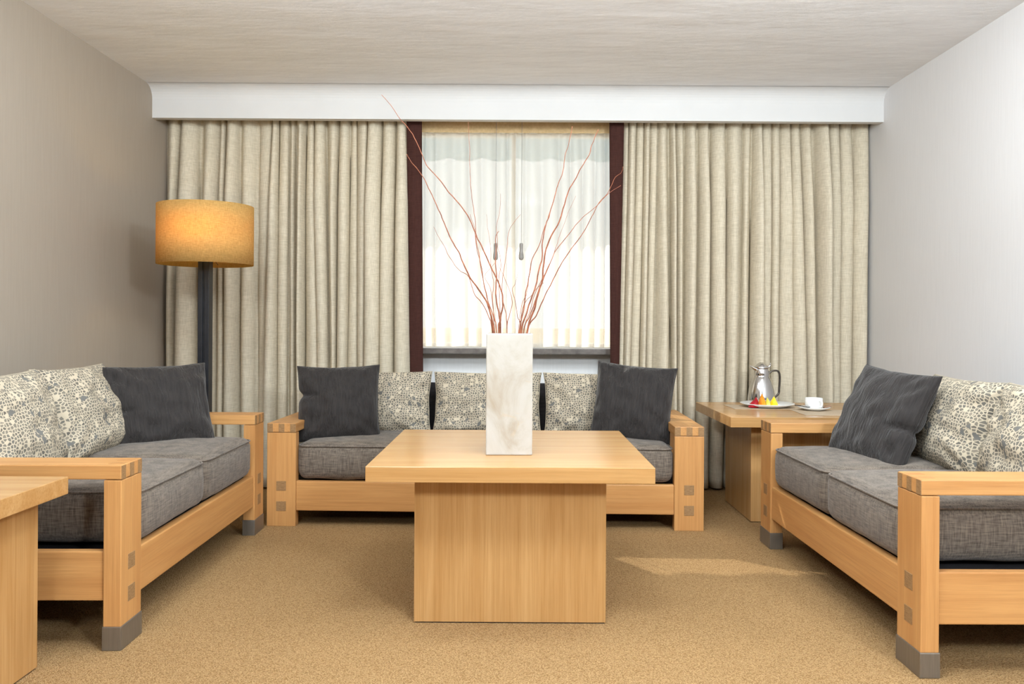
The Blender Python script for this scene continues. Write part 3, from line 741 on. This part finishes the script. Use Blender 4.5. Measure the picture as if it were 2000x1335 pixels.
def wedge(w, d, h, lean=0.0, bulge=0.0, n=7):
    """fruit wedge: pointed crest, curved back"""
    b = bmesh.new(); secs = []
    for i in range(n):
        s = i / (n - 1); k = math.sin(PI * (0.08 + 0.84 * s)); hh = h * (0.25 + 0.65 * k)
        y = (s - 0.5) * d; bl = bulge * k
        secs.append([b.verts.new((-w / 2 * (0.5 + 0.5 * k) - bl, y, 0)), b.verts.new((w / 2 * (0.5 + 0.5 * k) + bl, y, 0)), b.verts.new((w * 0.32 + lean * 0.6 + bl * 0.6, y, hh * 0.6)), b.verts.new((lean, y, hh)), b.verts.new((-w * 0.34 + lean * 0.6, y, hh * 0.58))])
    for a, c in zip(secs, secs[1:]):
        for k in range(5): b.faces.new([a[k], a[(k + 1) % 5], c[(k + 1) % 5], c[k]])
    b.faces.new(secs[0]); b.faces.new(secs[-1]); return b
fz = pz + 0.0045
def fx(u): return at(u, 790, 4.90).x
mesh_thing('fruit_piece', 'dark red fruit wedge at the left of the plate', 'fruit', wedge(0.056, 0.05, 0.046, 0.002, 0.003), 'red', (fx(1471), 4.895, fz), 0.3, False, FG)
mesh_thing('fruit_piece', 'tall dark red fruit wedge touching the orange slice', 'fruit', wedge(0.040, 0.05, 0.062, 0.004, 0.002), 'red', (fx(1481.5), 4.965, fz), -0.2, False, FG)
mesh_thing('fruit_piece', 'orange papaya slice, tallest on the plate', 'fruit', wedge(0.034, 0.055, 0.090, -0.004, 0.004), 'orange', (fx(1489.5), 4.905, fz), 0.1, False, FG)
mesh_thing('fruit_piece', 'pale green melon wedge between orange and yellow', 'fruit', wedge(0.032, 0.055, 0.066, -0.004, 0.002), 'lime', (fx(1500), 4.90, fz), -0.1, False, FG)
mesh_thing('fruit_piece', 'bright yellow fruit wedge at the right', 'fruit', wedge(0.042, 0.055, 0.070, 0.003, 0.002), 'yellow', (fx(1511), 4.905, fz), 0.15, False, FG)
# cup and saucer
sx_, sy_ = at(1590, 798, 4.78).x, 4.78
mesh_thing('saucer', 'white saucer under the coffee cup', 'saucer', lathe([(0, 0.004), (0.03, 0.004), (0.045, 0.007), (0.088, 0.020), (0.090, 0.018), (0.05, 0.003), (0.04, 0), (0, 0)], 48), 'china', (sx_, sy_, pz))
cup = thing('coffee_cup', 'white coffee cup on its saucer beside the fruit plate', 'cup', (sx_ - 0.002, sy_, pz + 0.0045))
obj('cup_body', lathe([(0, 0), (0.034, 0), (0.035, 0.004), (0.045, 0.014), (0.0485, 0.03), (0.049, 0.066), (0.047, 0.067), (0.046, 0.03), (0.042, 0.014), (0.03, 0.006), (0, 0.005)], 44), 'china', cup, True)
obj('handle', tube(spline([(0.012, -0.046, 0.052), (0.018, -0.064, 0.054), (0.022, -0.075, 0.042), (0.02, -0.066, 0.024), (0.012, -0.046, 0.018)], 5), 0.004, 8), 'china', cup, True)
sp_ = thing('teaspoon', 'dark metal teaspoon lying on the left of the saucer', 'spoon', (sx_ - 0.06, sy_ - 0.02, pz + 0.017))
obj('spoon_handle', tube(spline([(-0.055, 0.01, 0.012), (-0.02, 0.005, 0.009), (0.0, 0.0, 0.004)], 4), [0.0035] * 4 + [0.0022] * 5, 6), 'pewter', sp_, True)
bm = lathe([(0, -0.001), (0.008, 0.0), (0.013, 0.004), (0.012, 0.0045), (0.007, 0.0015), (0, 0.001)], 16); bmesh.ops.scale(bm, vec=(1.6, 1, 1), verts=bm.verts)
bmesh.ops.translate(bm, verts=bm.verts, vec=(0.018, -0.002, 0.001)); obj('spoon_bowl', bm, 'pewter', sp_, True)
bm = box(-0.022, 0.022, -0.010, 0.010, 0, 0.010, bev=0.003)
bmesh.ops.rotate(bm, verts=bm.verts, cent=(0, 0, 0), matrix=Matrix.Rotation(-0.25, 3, 'Y'))
mesh_thing('sugar_packet', 'brown wrapped biscuit on the right of the saucer', 'biscuit', bm, 'sugar', (sx_ + 0.072, sy_ - 0.012, pz + 0.018))
# coffee pot
pt = thing('coffee_pot', 'polished steel coffee pot behind the fruit plate', 'coffee pot', (at(1487, 780, 5.19).x, 5.19, ZT_))
obj('body', lathe([(0, 0), (0.074, 0), (0.076, 0.006), (0.074, 0.04), (0.068, 0.08), (0.058, 0.12), (0.047, 0.148), (0.043, 0.156), (0.041, 0.158), (0.043, 0.170), (0.042, 0.185), (0.038, 0.200), (0.037, 0.206), (0, 0.206)], 48), 'silver', pt, True)
lid = obj('lid', lathe([(0.036, 0.206), (0.041, 0.208), (0.042, 0.214), (0.034, 0.222), (0.022, 0.234), (0.010, 0.241), (0, 0.243)], 40), 'silver', pt, True)
obj('thumb_lever', tube(spline([(0.036, 0, 0.212), (0.046, 0, 0.222), (0.050, 0, 0.238)], 4), [0.005] * 4 + [0.004] * 5, 8), 'silver', lid, True)
bm = bmesh.new(); secs = []
for s in range(7):
    k = s / 6; x = -0.028 - 0.042 * k; zc = 0.203 + 0.022 * k ** 1.3; hwid = 0.024 * (1 - k) ** 0.8 + 0.004
    secs.append([bm.verts.new((x, hwid * math.cos(a), zc + (0.018 * (1 - k) + 0.003) * min(0.15, math.sin(a)))) for a in [q * 2 * PI / 12 for q in range(12)]])
for a, c_ in zip(secs, secs[1:]):
    for k in range(12): bm.faces.new([a[k], a[(k + 1) % 12], c_[(k + 1) % 12], c_[k]])
bm.faces.new(secs[0]); bm.faces.new(secs[-1])
obj('spout', bm, 'silver', pt, True)
obj('handle', tube(spline([(0.040, 0, 0.176), (0.058, 0, 0.190), (0.085, 0, 0.193), (0.099, 0, 0.178), (0.102, 0, 0.14), (0.099, 0, 0.09), (0.096, 0, 0.06), (0.074, 0, 0.036)], 5), 0.0055, 10), 'pewter', pt, True)
pt.scale = (1.12, 1.12, 1.07)
